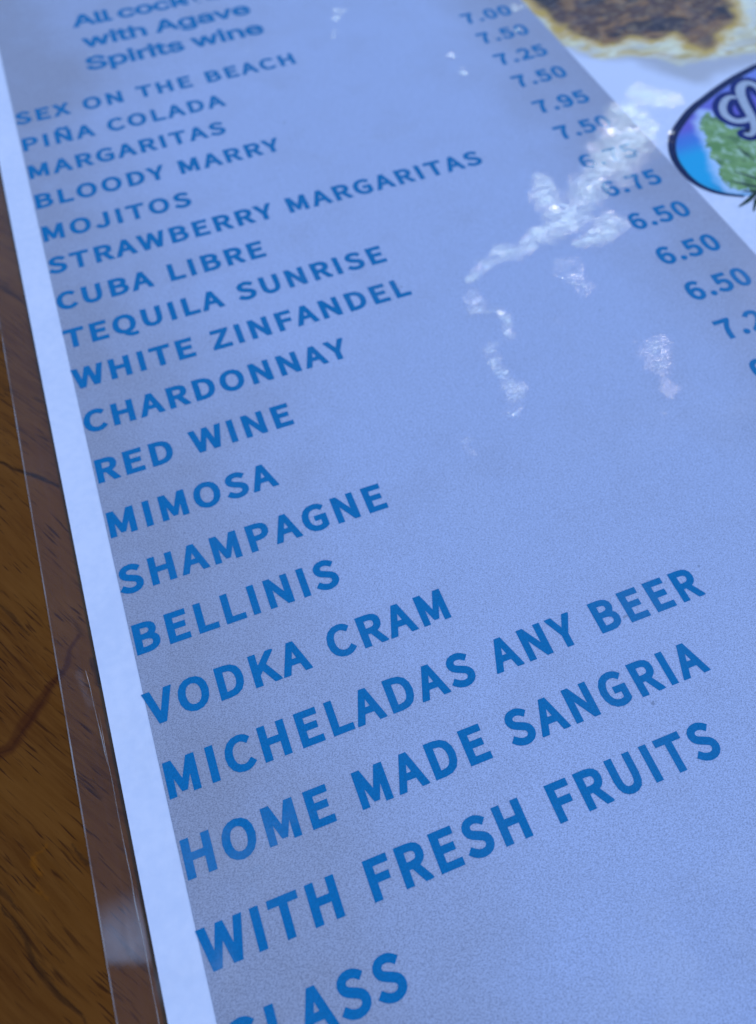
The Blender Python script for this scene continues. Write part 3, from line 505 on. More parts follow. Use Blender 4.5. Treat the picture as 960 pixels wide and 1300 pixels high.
# ------------------------------------------------------------------ lettering (outlines in thousandths, own data)
GLYPHS = json.loads(r'''{"cjk":{"S":[209,[[94,-19,76,-16,50,-8,26,6,-2,30,-4,32,34,77,36,76,66,52,86,43,108,39,128,43,130,44,141,54,145,66,142,78,141,80,132,88,74,114,56,124,35,140,20,164,14,190,14,196,21,228,42,253,45,256,72,270,104,275,112,276,136,274,158,266,180,254,205,234,206,232,172,189,170,189,142,210,128,215,112,218,92,214,90,213,81,206,78,196,81,184,92,175,148,151,169,140,188,124,191,120,204,98,209,68,202,34,180,5,148,-13,108,-20]]],"E":[206,[[22,-15,20,-14,20,270,22,272,196,272,198,272,198,270,198,214,198,214,86,214,84,214,83,212,83,170,83,164,84,164,178,164,180,164,180,162,180,106,180,106,86,106,84,106,83,104,83,44,84,44,86,43,202,43,202,42,202,-14,202,-14,200,-15]]],"X":[201,[[-2,-14,-13,-12,-13,-10,-8,6,63,132,63,134,-3,250,-8,266,-8,268,10,272,54,272,56,271,100,188,102,187,108,198,146,271,148,272,190,272,208,269,209,266,204,250,138,132,138,130,208,7,214,-10,213,-12,196,-15,150,-15,100,76,98,78,89,60,50,-14,48,-15,6,-15]]],"O":[260,[[122,-19,80,-8,39,22,14,70,5,130,14,190,39,236,76,264,80,266,126,276,130,276,134,275,180,266,221,236,245,190,254,128,245,70,220,21,180,-9,132,-20,128,-20],[130,39,104,45,86,62,74,90,69,130,74,168,86,196,104,212,130,218,154,212,173,196,186,168,191,130,186,90,173,62,154,45]]],"N":[253,[[22,-15,20,-14,20,270,22,272,76,272,78,271,172,109,173,110,172,124,172,270,174,272,232,272,233,270,233,-14,232,-15,178,-15,176,-14,82,148,80,146,81,134,81,-14,80,-15]]],"T":[210,[[76,-15,74,-14,74,212,74,214,72,214,-2,214,-3,214,-4,216,-4,270,-2,272,136,272,212,272,214,272,214,270,214,214,214,214,138,214,136,212,136,-14,136,-14,134,-15]]],"H":[255,[[22,-15,20,-14,20,270,22,272,82,272,83,270,83,164,84,164,172,164,172,164,172,270,174,272,234,272,235,270,235,260,235,-14,234,-15,228,-15,174,-15,172,-14,172,104,172,106,170,106,86,106,84,106,83,104,83,-14,82,-15]]],"B":[230,[[22,-15,20,-14,20,270,22,272,112,272,150,268,184,254,206,230,208,226,214,198,215,192,209,164,195,140,196,138,212,126,223,106,225,102,229,74,222,38,219,32,196,7,160,-10,118,-15],[84,42,83,42,83,106,84,108,86,108,112,108,138,105,156,98,164,90,167,76,164,60,156,51,138,44,112,41,86,41],[84,164,83,164,83,214,84,216,86,216,106,216,136,213,144,207,148,204,152,190,148,176,136,168,134,167,106,163,86,163]]],"A":[213,[[-12,-14,-16,-13,-17,-12,-13,4,78,272,134,272,135,270,177,146,225,4,229,-12,228,-13,212,-15,168,-15,166,-14,142,63,72,63,70,62,45,-14,44,-15,2,-15],[90,119,88,120,106,180,110,166,124,120,124,120,122,119]]],"C":[223,[[124,-19,82,-10,78,-8,42,19,39,24,15,66,14,70,5,128,15,190,40,234,44,238,82,266,132,276,164,272,170,270,195,258,224,232,196,197,190,189,188,189,164,208,150,215,148,216,134,218,108,212,88,196,74,168,69,130,74,90,86,63,88,60,106,46,108,45,132,39,150,41,167,50,192,73,194,74,231,32,230,30,204,5,182,-9,158,-17,132,-20]]],"P":[222,[[22,-15,20,-14,20,270,22,272,110,272,150,268,154,267,186,253,192,246,210,226,212,222,213,218,219,180,213,142,211,138,188,109,154,93,112,87,84,87,83,86,83,-14,82,-15],[84,144,83,144,83,214,84,215,104,215,130,213,146,208,147,206,154,198,157,180,154,164,147,154,146,153,132,147,106,144]]],"I":[103,[[22,-15,20,-14,20,270,22,272,82,272,83,270,83,-14,82,-15]]],"L":[190,[[22,-15,20,-14,20,270,22,272,82,272,83,270,83,160,83,44,84,44,86,43,194,43,194,42,195,40,195,-14,194,-15]]],"D":[241,[[22,-15,20,-14,20,270,22,272,100,272,156,263,160,260,198,236,202,232,226,188,235,128,226,70,202,24,198,21,162,-3,156,-6,102,-15],[84,42,83,42,83,214,84,215,96,215,130,210,152,195,154,192,167,166,172,128,166,90,153,64,132,49,130,48,96,42]]],"M":[284,[[22,-15,20,-14,20,-8,20,270,22,272,84,272,85,270,142,112,144,114,200,272,262,272,264,272,264,270,264,186,264,-14,264,-14,262,-15,206,-15,204,-14,204,118,204,122,164,11,124,11,122,11,120,12,80,122,79,120,79,-14,78,-15]]],"R":[222,[[22,-15,20,-14,20,-8,20,270,22,272,116,272,154,268,159,266,186,255,190,253,211,228,213,224,220,186,215,152,202,129,197,124,180,110,169,104,227,6,232,-10,232,-11,214,-15,168,-15,106,94,86,94,84,94,83,92,83,-14,82,-15],[84,150,83,150,83,214,84,215,110,215,138,212,140,211,147,206,153,202,157,184,153,166,151,164,140,155,138,154,110,150]]],"G":[241,[[128,-19,84,-10,44,19,41,22,15,68,5,128,15,190,41,234,44,238,82,264,86,266,136,276,166,272,188,265,206,254,231,234,233,232,232,231,196,189,194,189,172,208,158,215,140,218,122,214,110,212,88,195,75,168,69,130,74,90,88,62,108,46,110,45,140,39,154,41,166,45,171,48,171,90,170,90,168,91,116,91,116,92,116,148,116,148,228,148,230,148,230,146,230,20,229,18,208,0,186,-10,162,-17,136,-20]]],"Y":[186,[[62,-14,62,-14,62,94,62,96,-14,250,-19,268,-2,272,42,272,44,270,92,164,94,165,104,184,143,270,144,272,186,272,205,268,200,250,124,96,124,94,124,-14,122,-15,64,-15]]],"J":[187,[[72,-19,56,-16,32,-6,14,8,-8,38,-8,40,36,73,38,73,58,48,68,41,80,39,94,43,102,53,106,80,106,222,106,272,106,272,168,272,169,272,169,76,165,42,164,38,149,10,123,-10,118,-13,84,-20]]],"W":[307,[[52,-15,51,-14,-9,270,-8,272,52,272,54,272,55,270,86,111,88,112,128,270,130,272,180,272,181,270,222,112,224,115,228,140,254,270,256,272,258,272,314,272,316,272,316,270,258,-14,256,-15,196,-15,194,-14,154,147,114,-15]]],"U":[252,[[116,-19,84,-13,52,8,48,12,27,50,19,106,19,270,20,272,20,272,80,272,82,272,82,270,82,106,86,72,96,52,108,42,126,39,134,41,144,42,158,51,168,72,172,106,172,272,172,272,232,272,233,272,233,106,225,50,206,14,203,10,170,-12,166,-14,128,-20,124,-20]]],"Q":[260,[[196,-78,170,-74,140,-59,116,-38,104,-17,102,-16,68,-3,34,28,32,32,12,74,5,126,5,132,14,190,37,232,40,236,76,264,80,266,128,276,132,276,150,272,180,266,217,238,221,234,244,192,246,188,254,130,247,74,228,32,226,28,194,-1,174,-10,176,-12,190,-19,210,-22,248,-18,250,-18,262,-66,261,-68,238,-77,222,-79,206,-79],[126,38,104,44,86,60,74,88,69,128,74,168,86,196,104,212,128,217,134,217,154,212,172,196,173,194,186,168,191,128,186,88,173,60,154,44,130,38]]],"Z":[211,[[4,-15,3,-14,3,20,4,26,124,212,122,214,16,214,16,214,15,216,15,270,16,272,206,272,208,270,208,256,208,236,206,230,86,44,86,43,88,43,208,43,210,42,210,40,210,-14,208,-15]]],"F":[193,[[22,-15,20,-14,20,270,22,272,196,272,198,272,198,270,198,214,198,214,160,214,86,214,84,214,83,212,83,158,84,158,180,158,181,156,181,102,180,100,180,100,86,100,84,100,83,98,83,-14,82,-15]]],"V":[201,[[72,-15,70,-13,-20,270,-20,272,-18,272,42,272,44,272,46,270,100,88,102,88,108,108,156,271,158,272,218,272,220,271,221,270,131,-14,130,-15,128,-15]]],"K":[226,[[22,-15,20,-14,20,270,22,272,82,272,83,270,83,172,84,170,170,272,214,272,233,266,225,248,188,203,151,158,151,156,238,8,244,-10,244,-11,226,-15,182,-15,180,-14,110,108,84,76,83,74,83,-14,82,-15]]],"0":[194,[[90,-19,56,-9,38,8,26,22,8,68,3,130,8,190,27,238,56,266,60,268,94,276,98,276,102,275,134,267,138,266,168,237,187,190,192,128,187,68,168,21,141,-6,136,-10,100,-20,96,-20],[96,37,85,42,76,54,75,56,67,84,63,130,67,174,75,204,86,217,96,220,98,220,108,217,120,204,128,174,131,130,128,84,120,56,119,54,108,41]]],"1":[194,[[18,-15,16,-14,16,40,18,42,72,42,72,42,73,44,73,200,72,202,72,203,30,203,28,204,27,204,27,248,28,249,30,250,60,258,74,262,90,271,94,272,134,272,135,270,135,266,135,42,136,42,186,42,187,40,187,-14,186,-15]]],"2":[194,[[0,-14,0,-8,0,24,0,26,57,78,92,120,111,154,118,184,114,204,104,215,102,216,86,219,70,216,57,208,34,186,32,186,-6,222,-7,224,20,251,40,265,64,274,90,276,106,274,126,270,152,253,156,250,173,222,180,186,171,142,150,101,116,57,104,44,104,44,106,43,190,43,192,42,192,40,192,-14,190,-15,2,-15]]],"3":[194,[[78,-19,60,-16,34,-7,14,5,-10,30,-9,32,24,71,26,71,52,50,68,41,70,40,88,37,108,41,110,42,121,52,122,54,126,72,124,84,116,94,114,95,96,102,48,107,47,110,47,158,48,160,90,164,92,164,108,172,116,182,116,184,118,194,115,208,106,216,104,216,90,220,76,218,74,217,60,210,40,194,34,189,-1,234,30,258,34,260,60,272,90,276,126,271,155,256,172,234,174,230,181,200,181,194,174,164,172,160,154,138,153,136,171,122,184,98,190,72,190,68,182,32,161,4,130,-14,126,-15,92,-20]]],"4":[194,[[106,-15,104,-14,104,54,104,56,102,56,-6,56,-7,56,-8,58,-8,92,-7,98,98,259,106,271,108,272,162,272,164,272,164,270,164,112,166,111,198,111,198,110,198,56,198,56,166,56,164,54,164,-14,164,-14,162,-15],[70,112,69,112,104,164,104,162,104,112,104,112,102,111,72,111]]],"5":[194,[[78,-19,60,-16,36,-8,16,5,-11,26,-12,28,24,71,51,50,66,41,68,40,88,37,104,40,106,41,117,50,125,64,128,84,123,106,122,108,110,121,90,126,80,124,68,120,48,109,46,109,15,130,25,272,40,272,178,272,178,272,178,216,178,214,176,214,82,214,80,212,77,180,80,178,100,180,132,175,136,173,160,160,165,156,183,128,185,122,191,84,183,42,181,38,161,8,130,-12,126,-14,94,-20]]],"6":[194,[[98,-19,64,-10,60,-8,34,16,30,21,12,62,11,66,5,124,13,192,34,237,38,242,72,268,110,276,116,276,142,273,164,263,168,261,195,238,196,236,183,222,158,194,156,195,136,213,126,218,116,220,98,215,82,203,71,176,69,166,70,164,80,170,84,171,106,174,110,174,142,168,168,151,172,147,188,120,194,82,194,76,187,40,168,8,142,-11,138,-13,106,-20],[100,37,92,39,90,40,79,52,71,72,66,98,67,100,78,111,90,117,98,120,102,120,104,120,118,116,120,114,129,104,130,102,134,80,129,56,128,54,119,42,104,37]]],"7":[194,[[54,-15,53,-14,60,68,73,128,96,184,114,212,114,213,112,214,4,214,3,214,2,216,2,270,4,272,80,272,192,272,193,270,193,236,192,232,190,228,154,174,133,122,123,66,117,-14,116,-15]]],"8":[194,[[88,-19,60,-13,32,1,28,4,8,30,1,62,1,66,5,92,7,96,19,116,38,136,39,138,33,144,19,166,13,192,13,198,20,228,38,254,64,270,68,271,96,276,104,275,132,270,158,254,162,250,178,226,184,194,179,166,178,162,164,139,158,132,162,128,177,114,189,92,190,88,193,62,186,30,168,7,164,3,138,-12,134,-14,100,-20,96,-20],[94,35,78,39,66,50,65,52,60,68,63,84,72,99,82,107,92,103,100,100,118,88,128,78,132,64,128,49,118,40,116,39,98,35],[108,159,100,163,85,172,76,182,75,184,73,196,77,210,84,218,92,220,98,221,113,218,123,208,123,206,127,192,124,178,116,162,112,158]]],"9":[194,[[72,-19,52,-15,30,-5,-1,20,-1,22,36,62,38,63,58,44,70,39,80,37,98,42,112,54,113,56,124,82,126,94,112,87,88,82,84,82,52,88,24,108,6,138,0,176,0,182,6,216,9,222,26,248,53,268,58,270,86,276,92,276,130,268,160,243,165,238,183,198,190,140,183,72,182,66,161,22,156,16,124,-11,84,-20],[90,137,76,141,66,154,61,178,61,180,66,203,75,216,90,220,98,219,104,217,116,207,125,186,129,160,118,148,104,140,92,136]]],".":[97,[[42,-19,28,-13,17,-2,15,2,12,16,11,20,11,24,16,40,28,53,32,55,46,59,50,59,56,58,64,55,68,53,81,42,84,36,87,24,87,18,84,4,82,0,79,-4,70,-12,66,-15,52,-20,48,-20]]],"\u00d1":[253,[[22,-15,20,-14,20,270,22,272,44,272,45,272,52,310,56,317,70,333,74,336,100,344,106,343,132,336,150,321,160,318,161,320,166,340,168,342,218,340,218,338,208,294,206,290,191,272,192,272,232,272,233,270,233,234,233,-14,232,-15,178,-15,176,-14,82,148,80,146,81,134,81,-14,80,-15],[172,109,82,262,84,264,94,263,95,264,98,278,100,286,102,289,112,285,128,272,132,270,158,262,162,262,172,264,172,122,173,110]]]},"inter":{"A":[480,[[12,-26,-15,-22,-9,8,183,534,186,535,294,535,380,302,487,11,495,-22,465,-26,377,-25,327,114,325,116,156,116,153,114,103,-25],[195,225,192,227,193,230,215,293,237,360,240,363,251,329,286,227,285,225,282,225]]],"l":[189,[[130,-27,106,-25,82,-16,76,-13,55,3,40,24,37,30,30,54,27,84,27,534,31,535,112,535,139,535,140,534,140,87,142,80,145,78,187,82,190,82,191,81,212,-15,208,-18,166,-27,139,-28]]],"c":[396,[[192,-33,177,-32,150,-26,126,-17,102,-5,81,11,63,29,46,51,32,75,22,99,15,127,10,156,8,186,10,219,15,249,21,276,33,303,48,328,63,347,78,363,102,381,126,394,153,403,180,409,228,410,249,406,267,402,285,396,303,387,321,377,336,365,351,351,362,336,373,318,380,303,396,260,393,258,327,241,291,232,288,234,269,273,255,289,234,300,207,304,189,302,174,297,162,290,150,279,141,265,134,252,128,231,124,210,122,189,124,168,128,144,133,126,140,111,149,99,161,87,174,79,189,75,207,72,234,77,254,87,270,103,288,145,291,147,397,120,382,78,372,56,363,42,351,26,321,0,303,-12,288,-19,267,-26,249,-31,228,-33,207,-34]]],"o":[415,[[192,-33,177,-32,153,-27,126,-17,99,-3,81,11,62,30,45,52,33,74,22,99,14,129,11,153,8,189,10,219,14,246,21,276,33,303,45,324,63,348,81,366,101,381,129,396,153,403,177,408,207,410,222,409,237,409,264,403,288,395,312,383,336,364,352,348,368,327,382,303,393,279,401,249,406,216,407,186,406,159,401,126,393,99,383,75,367,48,353,30,335,12,312,-7,288,-18,264,-27,237,-33,207,-34],[189,75,174,79,159,89,150,97,142,108,133,126,128,144,124,168,122,186,124,210,128,231,132,249,141,265,150,279,153,282,162,290,174,297,189,302,207,304,222,303,240,298,255,289,265,279,276,264,283,249,288,231,292,210,293,186,292,165,288,144,282,126,276,111,267,99,255,87,243,80,225,74,207,72]]],"k":[381,[[28,-26,28,534,31,535,136,535,139,535,140,533,140,275,142,270,274,405,364,405,394,395,395,392,383,368,374,356,236,215,392,17,396,11,407,-16,379,-25,373,-26,281,-25,154,137,151,139,141,131,140,128,140,-25]]],"t":[227,[[152,-29,140,-28,119,-23,95,-13,73,4,56,26,53,32,43,58,39,91,39,298,38,301,-19,302,-20,403,-19,404,-16,405,39,406,39,493,39,496,41,497,149,497,152,496,153,406,227,405,230,403,230,302,227,301,155,301,153,301,152,298,152,100,153,88,154,82,156,79,164,77,182,77,221,84,223,82,243,-14,243,-17,242,-18,197,-29,170,-30]]],"a":[389,[[152,-34,134,-33,110,-28,83,-18,59,-4,41,12,28,29,14,53,6,80,4,110,7,134,12,155,22,176,33,191,50,206,68,217,83,224,119,236,173,245,248,256,249,257,250,260,249,269,247,278,244,284,239,291,230,298,221,302,209,304,197,305,182,304,170,302,152,294,137,283,128,272,116,245,113,243,5,275,23,314,29,326,44,347,62,365,83,381,104,392,128,400,149,406,170,409,194,410,242,405,260,401,281,393,299,383,317,370,332,353,345,332,354,311,361,281,363,251,363,-25,254,-26,252,-25,251,-22,251,-10,227,-22,206,-29,182,-33,161,-35],[149,73,131,81,125,86,121,92,119,98,119,113,123,122,128,126,143,134,179,142,224,148,248,153,250,152,250,140,249,128,246,119,241,107,233,95,224,87,215,81,203,76,188,73,170,71]]],"i":[167,[[28,-26,27,404,31,405,139,405,140,404,140,-25],[70,418,64,420,49,426,36,437,25,449,18,464,15,479,15,485,18,500,23,515,27,521,37,531,49,540,64,546,79,549,85,550,97,548,106,546,121,539,133,530,143,518,149,503,151,497,152,482,150,467,142,447,132,437,118,425,100,418,85,417]]],"s":[365,[[167,-33,155,-33,128,-28,104,-22,80,-10,59,5,43,21,27,42,16,66,5,114,110,137,112,135,124,99,130,90,140,81,152,76,164,73,182,71,203,73,218,78,227,82,236,89,238,93,241,102,241,108,239,113,236,117,230,121,221,125,206,130,143,145,116,153,92,163,71,176,53,191,36,213,33,219,24,246,21,273,24,303,31,324,42,345,61,366,83,383,104,393,128,402,158,409,194,410,215,409,245,403,265,396,282,387,303,372,320,354,341,321,357,273,356,271,353,270,254,247,252,249,239,279,234,288,227,295,218,301,206,305,188,307,170,305,158,302,148,297,140,289,137,284,135,276,137,268,140,264,146,260,161,254,266,225,287,217,308,204,325,189,343,165,353,138,357,105,355,81,348,57,345,51,334,33,318,15,296,-3,272,-17,242,-27,212,-33,182,-34]]],"w":[567,[[121,-26,118,-23,-11,404,-8,405,106,405,107,404,169,182,172,184,181,221,232,404,235,405,334,405,336,404,337,402,397,183,400,186,410,224,460,404,463,405,577,405,580,404,448,-26,348,-25,286,196,283,199,220,-22,218,-25]]],"h":[410,[[28,-26,28,534,31,535,139,535,140,533,140,389,142,386,166,398,196,408,226,410,253,409,283,402,304,394,310,390,331,375,349,356,361,338,365,332,372,314,379,290,382,269,383,230,383,-22,382,-26,270,-25,270,233,268,257,262,275,253,287,244,294,229,301,208,303,196,302,184,299,175,295,163,287,156,281,148,269,144,257,141,245,140,224,140,-25]]],"g":[425,[[198,-176,153,-172,129,-166,103,-155,84,-144,64,-128,39,-100,16,-59,105,-9,108,-9,141,-48,155,-59,162,-63,174,-67,189,-70,207,-71,231,-69,252,-62,267,-53,275,-44,283,-26,285,4,264,-7,246,-14,222,-20,195,-21,171,-20,144,-15,120,-6,99,5,81,17,63,34,47,55,32,79,22,103,14,130,9,160,8,193,9,223,13,250,17,265,22,280,33,306,44,328,60,348,78,366,96,381,123,396,144,403,171,409,195,410,219,409,243,404,261,398,285,384,287,388,287,403,288,404,291,405,396,405,398,403,398,-8,397,-35,392,-62,384,-84,369,-107,351,-128,327,-147,300,-160,258,-172,231,-176,207,-177],[186,87,174,90,159,99,150,106,139,121,133,133,127,151,124,169,122,193,124,217,127,235,133,253,140,268,149,280,159,289,174,298,186,302,204,304,219,303,237,298,249,291,261,280,269,268,276,254,281,238,285,217,286,193,285,169,281,148,276,131,267,115,259,106,252,99,237,90,222,87,204,85]]],"v":[389,[[148,-26,145,-25,-7,368,-15,401,16,405,100,405,103,404,193,154,196,151,207,185,287,404,289,405,373,405,403,401,396,371,244,-25]]],"e":[404,[[195,-33,180,-32,156,-27,129,-18,105,-7,83,9,63,29,46,51,33,74,22,99,15,126,9,156,8,186,9,219,14,249,22,276,32,303,46,327,60,345,80,366,102,381,126,394,150,403,177,409,207,410,228,409,252,405,276,398,297,389,318,376,339,358,355,339,370,318,381,291,391,258,394,246,396,219,397,147,396,143,129,143,126,141,128,132,134,117,141,105,152,93,165,83,177,78,195,74,213,72,234,74,246,78,255,82,261,87,273,98,291,133,294,135,396,110,399,108,382,63,370,42,354,21,336,5,315,-9,294,-20,267,-28,240,-33,213,-34],[132,247,129,249,132,258,139,270,149,282,160,291,174,299,189,302,204,304,222,302,237,298,249,292,256,285,266,273,273,261,277,249,276,247]]],"S":[447,[[205,-34,193,-34,169,-30,145,-25,118,-15,92,-1,75,11,58,27,42,47,31,65,22,87,16,110,9,161,10,163,13,163,124,163,126,161,133,125,138,113,144,104,163,89,175,84,190,79,205,76,223,75,244,76,262,80,274,83,289,91,298,98,307,107,313,116,319,130,320,140,318,149,315,158,304,170,284,182,238,197,178,214,145,225,118,236,91,252,67,272,49,293,36,317,28,344,26,374,29,407,39,437,54,464,69,482,86,497,106,510,127,521,148,530,178,537,229,542,280,537,304,530,325,522,355,505,377,488,398,464,414,437,424,407,430,353,316,353,308,392,298,406,286,417,274,424,262,427,244,431,226,433,208,431,190,428,178,424,169,419,157,411,145,395,143,386,141,374,143,365,145,359,151,351,159,344,169,337,178,333,220,318,271,304,322,288,358,270,376,258,390,245,404,230,419,209,427,188,432,167,434,137,431,107,424,80,421,74,408,50,394,32,376,14,361,2,334,-13,313,-22,283,-30,253,-34,226,-35]]],"p":[424,[[28,-169,27,405,136,405,138,402,139,382,160,396,184,405,205,409,229,410,256,409,280,403,301,396,325,384,346,368,361,353,381,327,394,303,404,276,411,249,415,219,416,189,415,159,411,129,404,102,395,78,381,51,367,29,346,8,328,-5,307,-18,280,-27,253,-33,229,-34,205,-33,180,-27,160,-18,142,-8,140,-9,140,-12,140,-168],[205,74,190,79,178,86,169,94,158,108,150,123,143,144,140,165,139,189,140,216,143,234,150,255,157,270,167,282,175,289,187,297,202,302,220,304,235,303,250,299,265,290,277,279,285,267,292,252,297,234,301,213,302,189,301,165,297,144,291,126,284,111,273,96,262,86,250,78,238,75,223,73]]],"r":[259,[[28,-26,27,404,31,405,136,405,138,404,139,390,163,402,187,409,214,411,262,410,268,410,269,407,269,293,268,292,229,298,208,300,181,296,172,292,157,281,149,272,143,260,141,251,140,236,140,-25]]],"n":[410,[[28,-26,28,405,136,405,138,404,139,385,166,398,196,408,226,410,256,409,283,402,307,392,331,375,349,356,364,334,373,312,379,290,382,266,383,242,383,104,383,-25,271,-26,270,233,267,260,262,275,253,287,241,296,229,301,211,303,196,302,184,299,166,289,156,281,148,269,144,257,141,245,140,224,140,-25]]]}}''')
EMB = 15                                    # the outlines already stand this far outside the nominal letter
def layout(text, font, k, track, space, wx=1.0, off=EMB):
    G = GLYPHS[font]; x = 0; polys = []
    for ch in text:
        if ch == ' ': x += space + track; continue
        adv, sps = G[ch]
        for s in sps:
            polys.append([((x + s[i] - 35 + off) * k * wx, -s[i + 1] * k) for i in range(0, len(s), 2)])
        x += adv + track
    return polys
def bounds(polys):
    xs = [p[0] for q in polys for p in q]; return min(xs), max(xs)
blue = mat_ink('blue_ink', (0.0, 0.162, 0.350), 0.06)
K = 1 / (257 + 2 * EMB)
def put_line(name, text, x, y, label, font='cjk', k=K, track=43.85, space=90, wx=1.0315, off=EMB, fit=None, fitx0=None):
    if fit:                                       # choose the tracking that gives the printed width
        lo, hi = -60.0, 160.0
        for _ in range(30):
            mid = (lo + hi) / 2; b = bounds(layout(text, font, k, mid, space, wx, off))
            if b[1] - b[0] < fit: lo = mid
            else: hi = mid
        track = lo
    pl = layout(text, font, k, track, space, wx, off)
    if fit: b0 = bounds(pl)[0]; pl = [[(px - b0, py) for px, py in q] for q in pl]
    pl = [[(px + x, py + y - off * k) for px, py in q] for q in pl]
    return part(shape(name, pl, 0.04, blue), label, panel)

LINES = [("SEX ON THE BEACH", -.02), ("PI\u00d1A COLADA", 2.12), ("MARGARITAS", 4.24), ("BLOODY MARRY", 6.40), ("MOJITOS", 8.62), ("STRAWBERRY MARGARITAS", 10.67),
         ("CUBA LIBRE", 12.82), ("TEQUILA SUNRISE", 14.91), ("WHITE ZINFANDEL", 17.00), ("CHARDONNAY", 19.12), ("RED WINE", 21.33), ("MIMOSA", 23.55), ("SHAMPAGNE", 25.68),
         ("BELLINIS", 27.74), ("VODKA CRAM", 29.93), ("MICHELADAS ANY BEER", 32.02), ("HOME MADE SANGRIA", 34.10), ("WITH FRESH FRUITS", 36.25), ("GLASS", 38.35)]
for t, y in LINES:
    put_line('menu_line', t, 0.0, y, 'blue printed line reading ' + t)
PRICES = [("7.00", -.10), ("7.50", 1.92), ("7.25", 4.0), ("7.50", 6.05), ("7.95", 8.3), ("7.50", 10.45), ("6.75", 12.75), ("6.75", 14.75), ("6.50", 17.0), ("6.50", 19.22), ("6.50", 21.35), ("7.25", 23.5), ("6.50", 25.65)]
for t, y in PRICES:
    put_line('menu_price', t, 23.0, y, 'blue printed price reading ' + t, fit=2.75)
KI = 1.18 / 530
for t, y, x0, x1 in (("All cocktails", -7.58, 3.8, 13.1), ("with Agave", -5.42, 4.0, 12.95), ("Spirits wine", -3.3, 3.83, 13.08)):
    put_line('menu_heading', t, x0, y, 'blue printed heading reading ' + t, font='inter', k=KI, space=170, off=26, wx=1.12, fit=x1 - x0)

# ------------------------------------------------------------------ the laminate pouch
FX0, FX1, FY0, FY1 = -2.30, 54.1, -21.1, 51.1
def sun_glints(X, Y):  # mask of the sun glint streaks and spots put into the film surface
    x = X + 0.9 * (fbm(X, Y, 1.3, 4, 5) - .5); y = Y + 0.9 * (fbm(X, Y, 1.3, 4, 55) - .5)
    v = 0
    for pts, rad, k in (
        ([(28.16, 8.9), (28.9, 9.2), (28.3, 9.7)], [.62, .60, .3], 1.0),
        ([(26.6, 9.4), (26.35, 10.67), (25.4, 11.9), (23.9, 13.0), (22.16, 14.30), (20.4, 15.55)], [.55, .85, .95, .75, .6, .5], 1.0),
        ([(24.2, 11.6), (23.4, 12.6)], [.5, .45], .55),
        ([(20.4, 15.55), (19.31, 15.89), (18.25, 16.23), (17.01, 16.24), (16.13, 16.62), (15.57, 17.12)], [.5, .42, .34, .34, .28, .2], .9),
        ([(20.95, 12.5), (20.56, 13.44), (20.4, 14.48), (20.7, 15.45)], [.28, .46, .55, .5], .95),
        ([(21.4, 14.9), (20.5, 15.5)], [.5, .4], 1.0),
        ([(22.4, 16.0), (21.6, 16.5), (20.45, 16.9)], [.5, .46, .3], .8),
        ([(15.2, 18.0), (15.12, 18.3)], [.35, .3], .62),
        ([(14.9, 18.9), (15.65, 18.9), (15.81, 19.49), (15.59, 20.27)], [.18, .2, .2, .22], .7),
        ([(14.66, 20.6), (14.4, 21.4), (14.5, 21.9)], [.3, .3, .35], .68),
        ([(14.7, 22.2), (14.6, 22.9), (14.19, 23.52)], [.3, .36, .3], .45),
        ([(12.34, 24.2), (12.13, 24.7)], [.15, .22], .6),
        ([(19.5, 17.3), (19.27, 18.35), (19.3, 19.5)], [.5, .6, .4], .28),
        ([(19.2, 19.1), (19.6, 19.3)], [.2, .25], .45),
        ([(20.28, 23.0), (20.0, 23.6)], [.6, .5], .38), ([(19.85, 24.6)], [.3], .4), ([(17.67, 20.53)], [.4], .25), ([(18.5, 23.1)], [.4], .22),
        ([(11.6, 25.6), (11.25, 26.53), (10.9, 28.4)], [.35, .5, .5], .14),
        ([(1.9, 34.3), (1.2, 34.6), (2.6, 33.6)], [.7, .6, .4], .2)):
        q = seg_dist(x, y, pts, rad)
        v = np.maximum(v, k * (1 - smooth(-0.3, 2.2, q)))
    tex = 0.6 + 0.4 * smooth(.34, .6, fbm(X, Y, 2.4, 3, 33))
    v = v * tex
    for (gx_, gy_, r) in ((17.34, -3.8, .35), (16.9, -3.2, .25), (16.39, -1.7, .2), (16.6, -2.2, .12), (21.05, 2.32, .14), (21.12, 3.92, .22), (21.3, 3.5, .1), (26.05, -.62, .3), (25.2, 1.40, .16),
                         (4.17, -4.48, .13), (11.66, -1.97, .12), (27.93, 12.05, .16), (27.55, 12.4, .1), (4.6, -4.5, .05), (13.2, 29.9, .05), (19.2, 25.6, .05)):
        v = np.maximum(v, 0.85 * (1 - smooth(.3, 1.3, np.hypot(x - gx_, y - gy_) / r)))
    return v
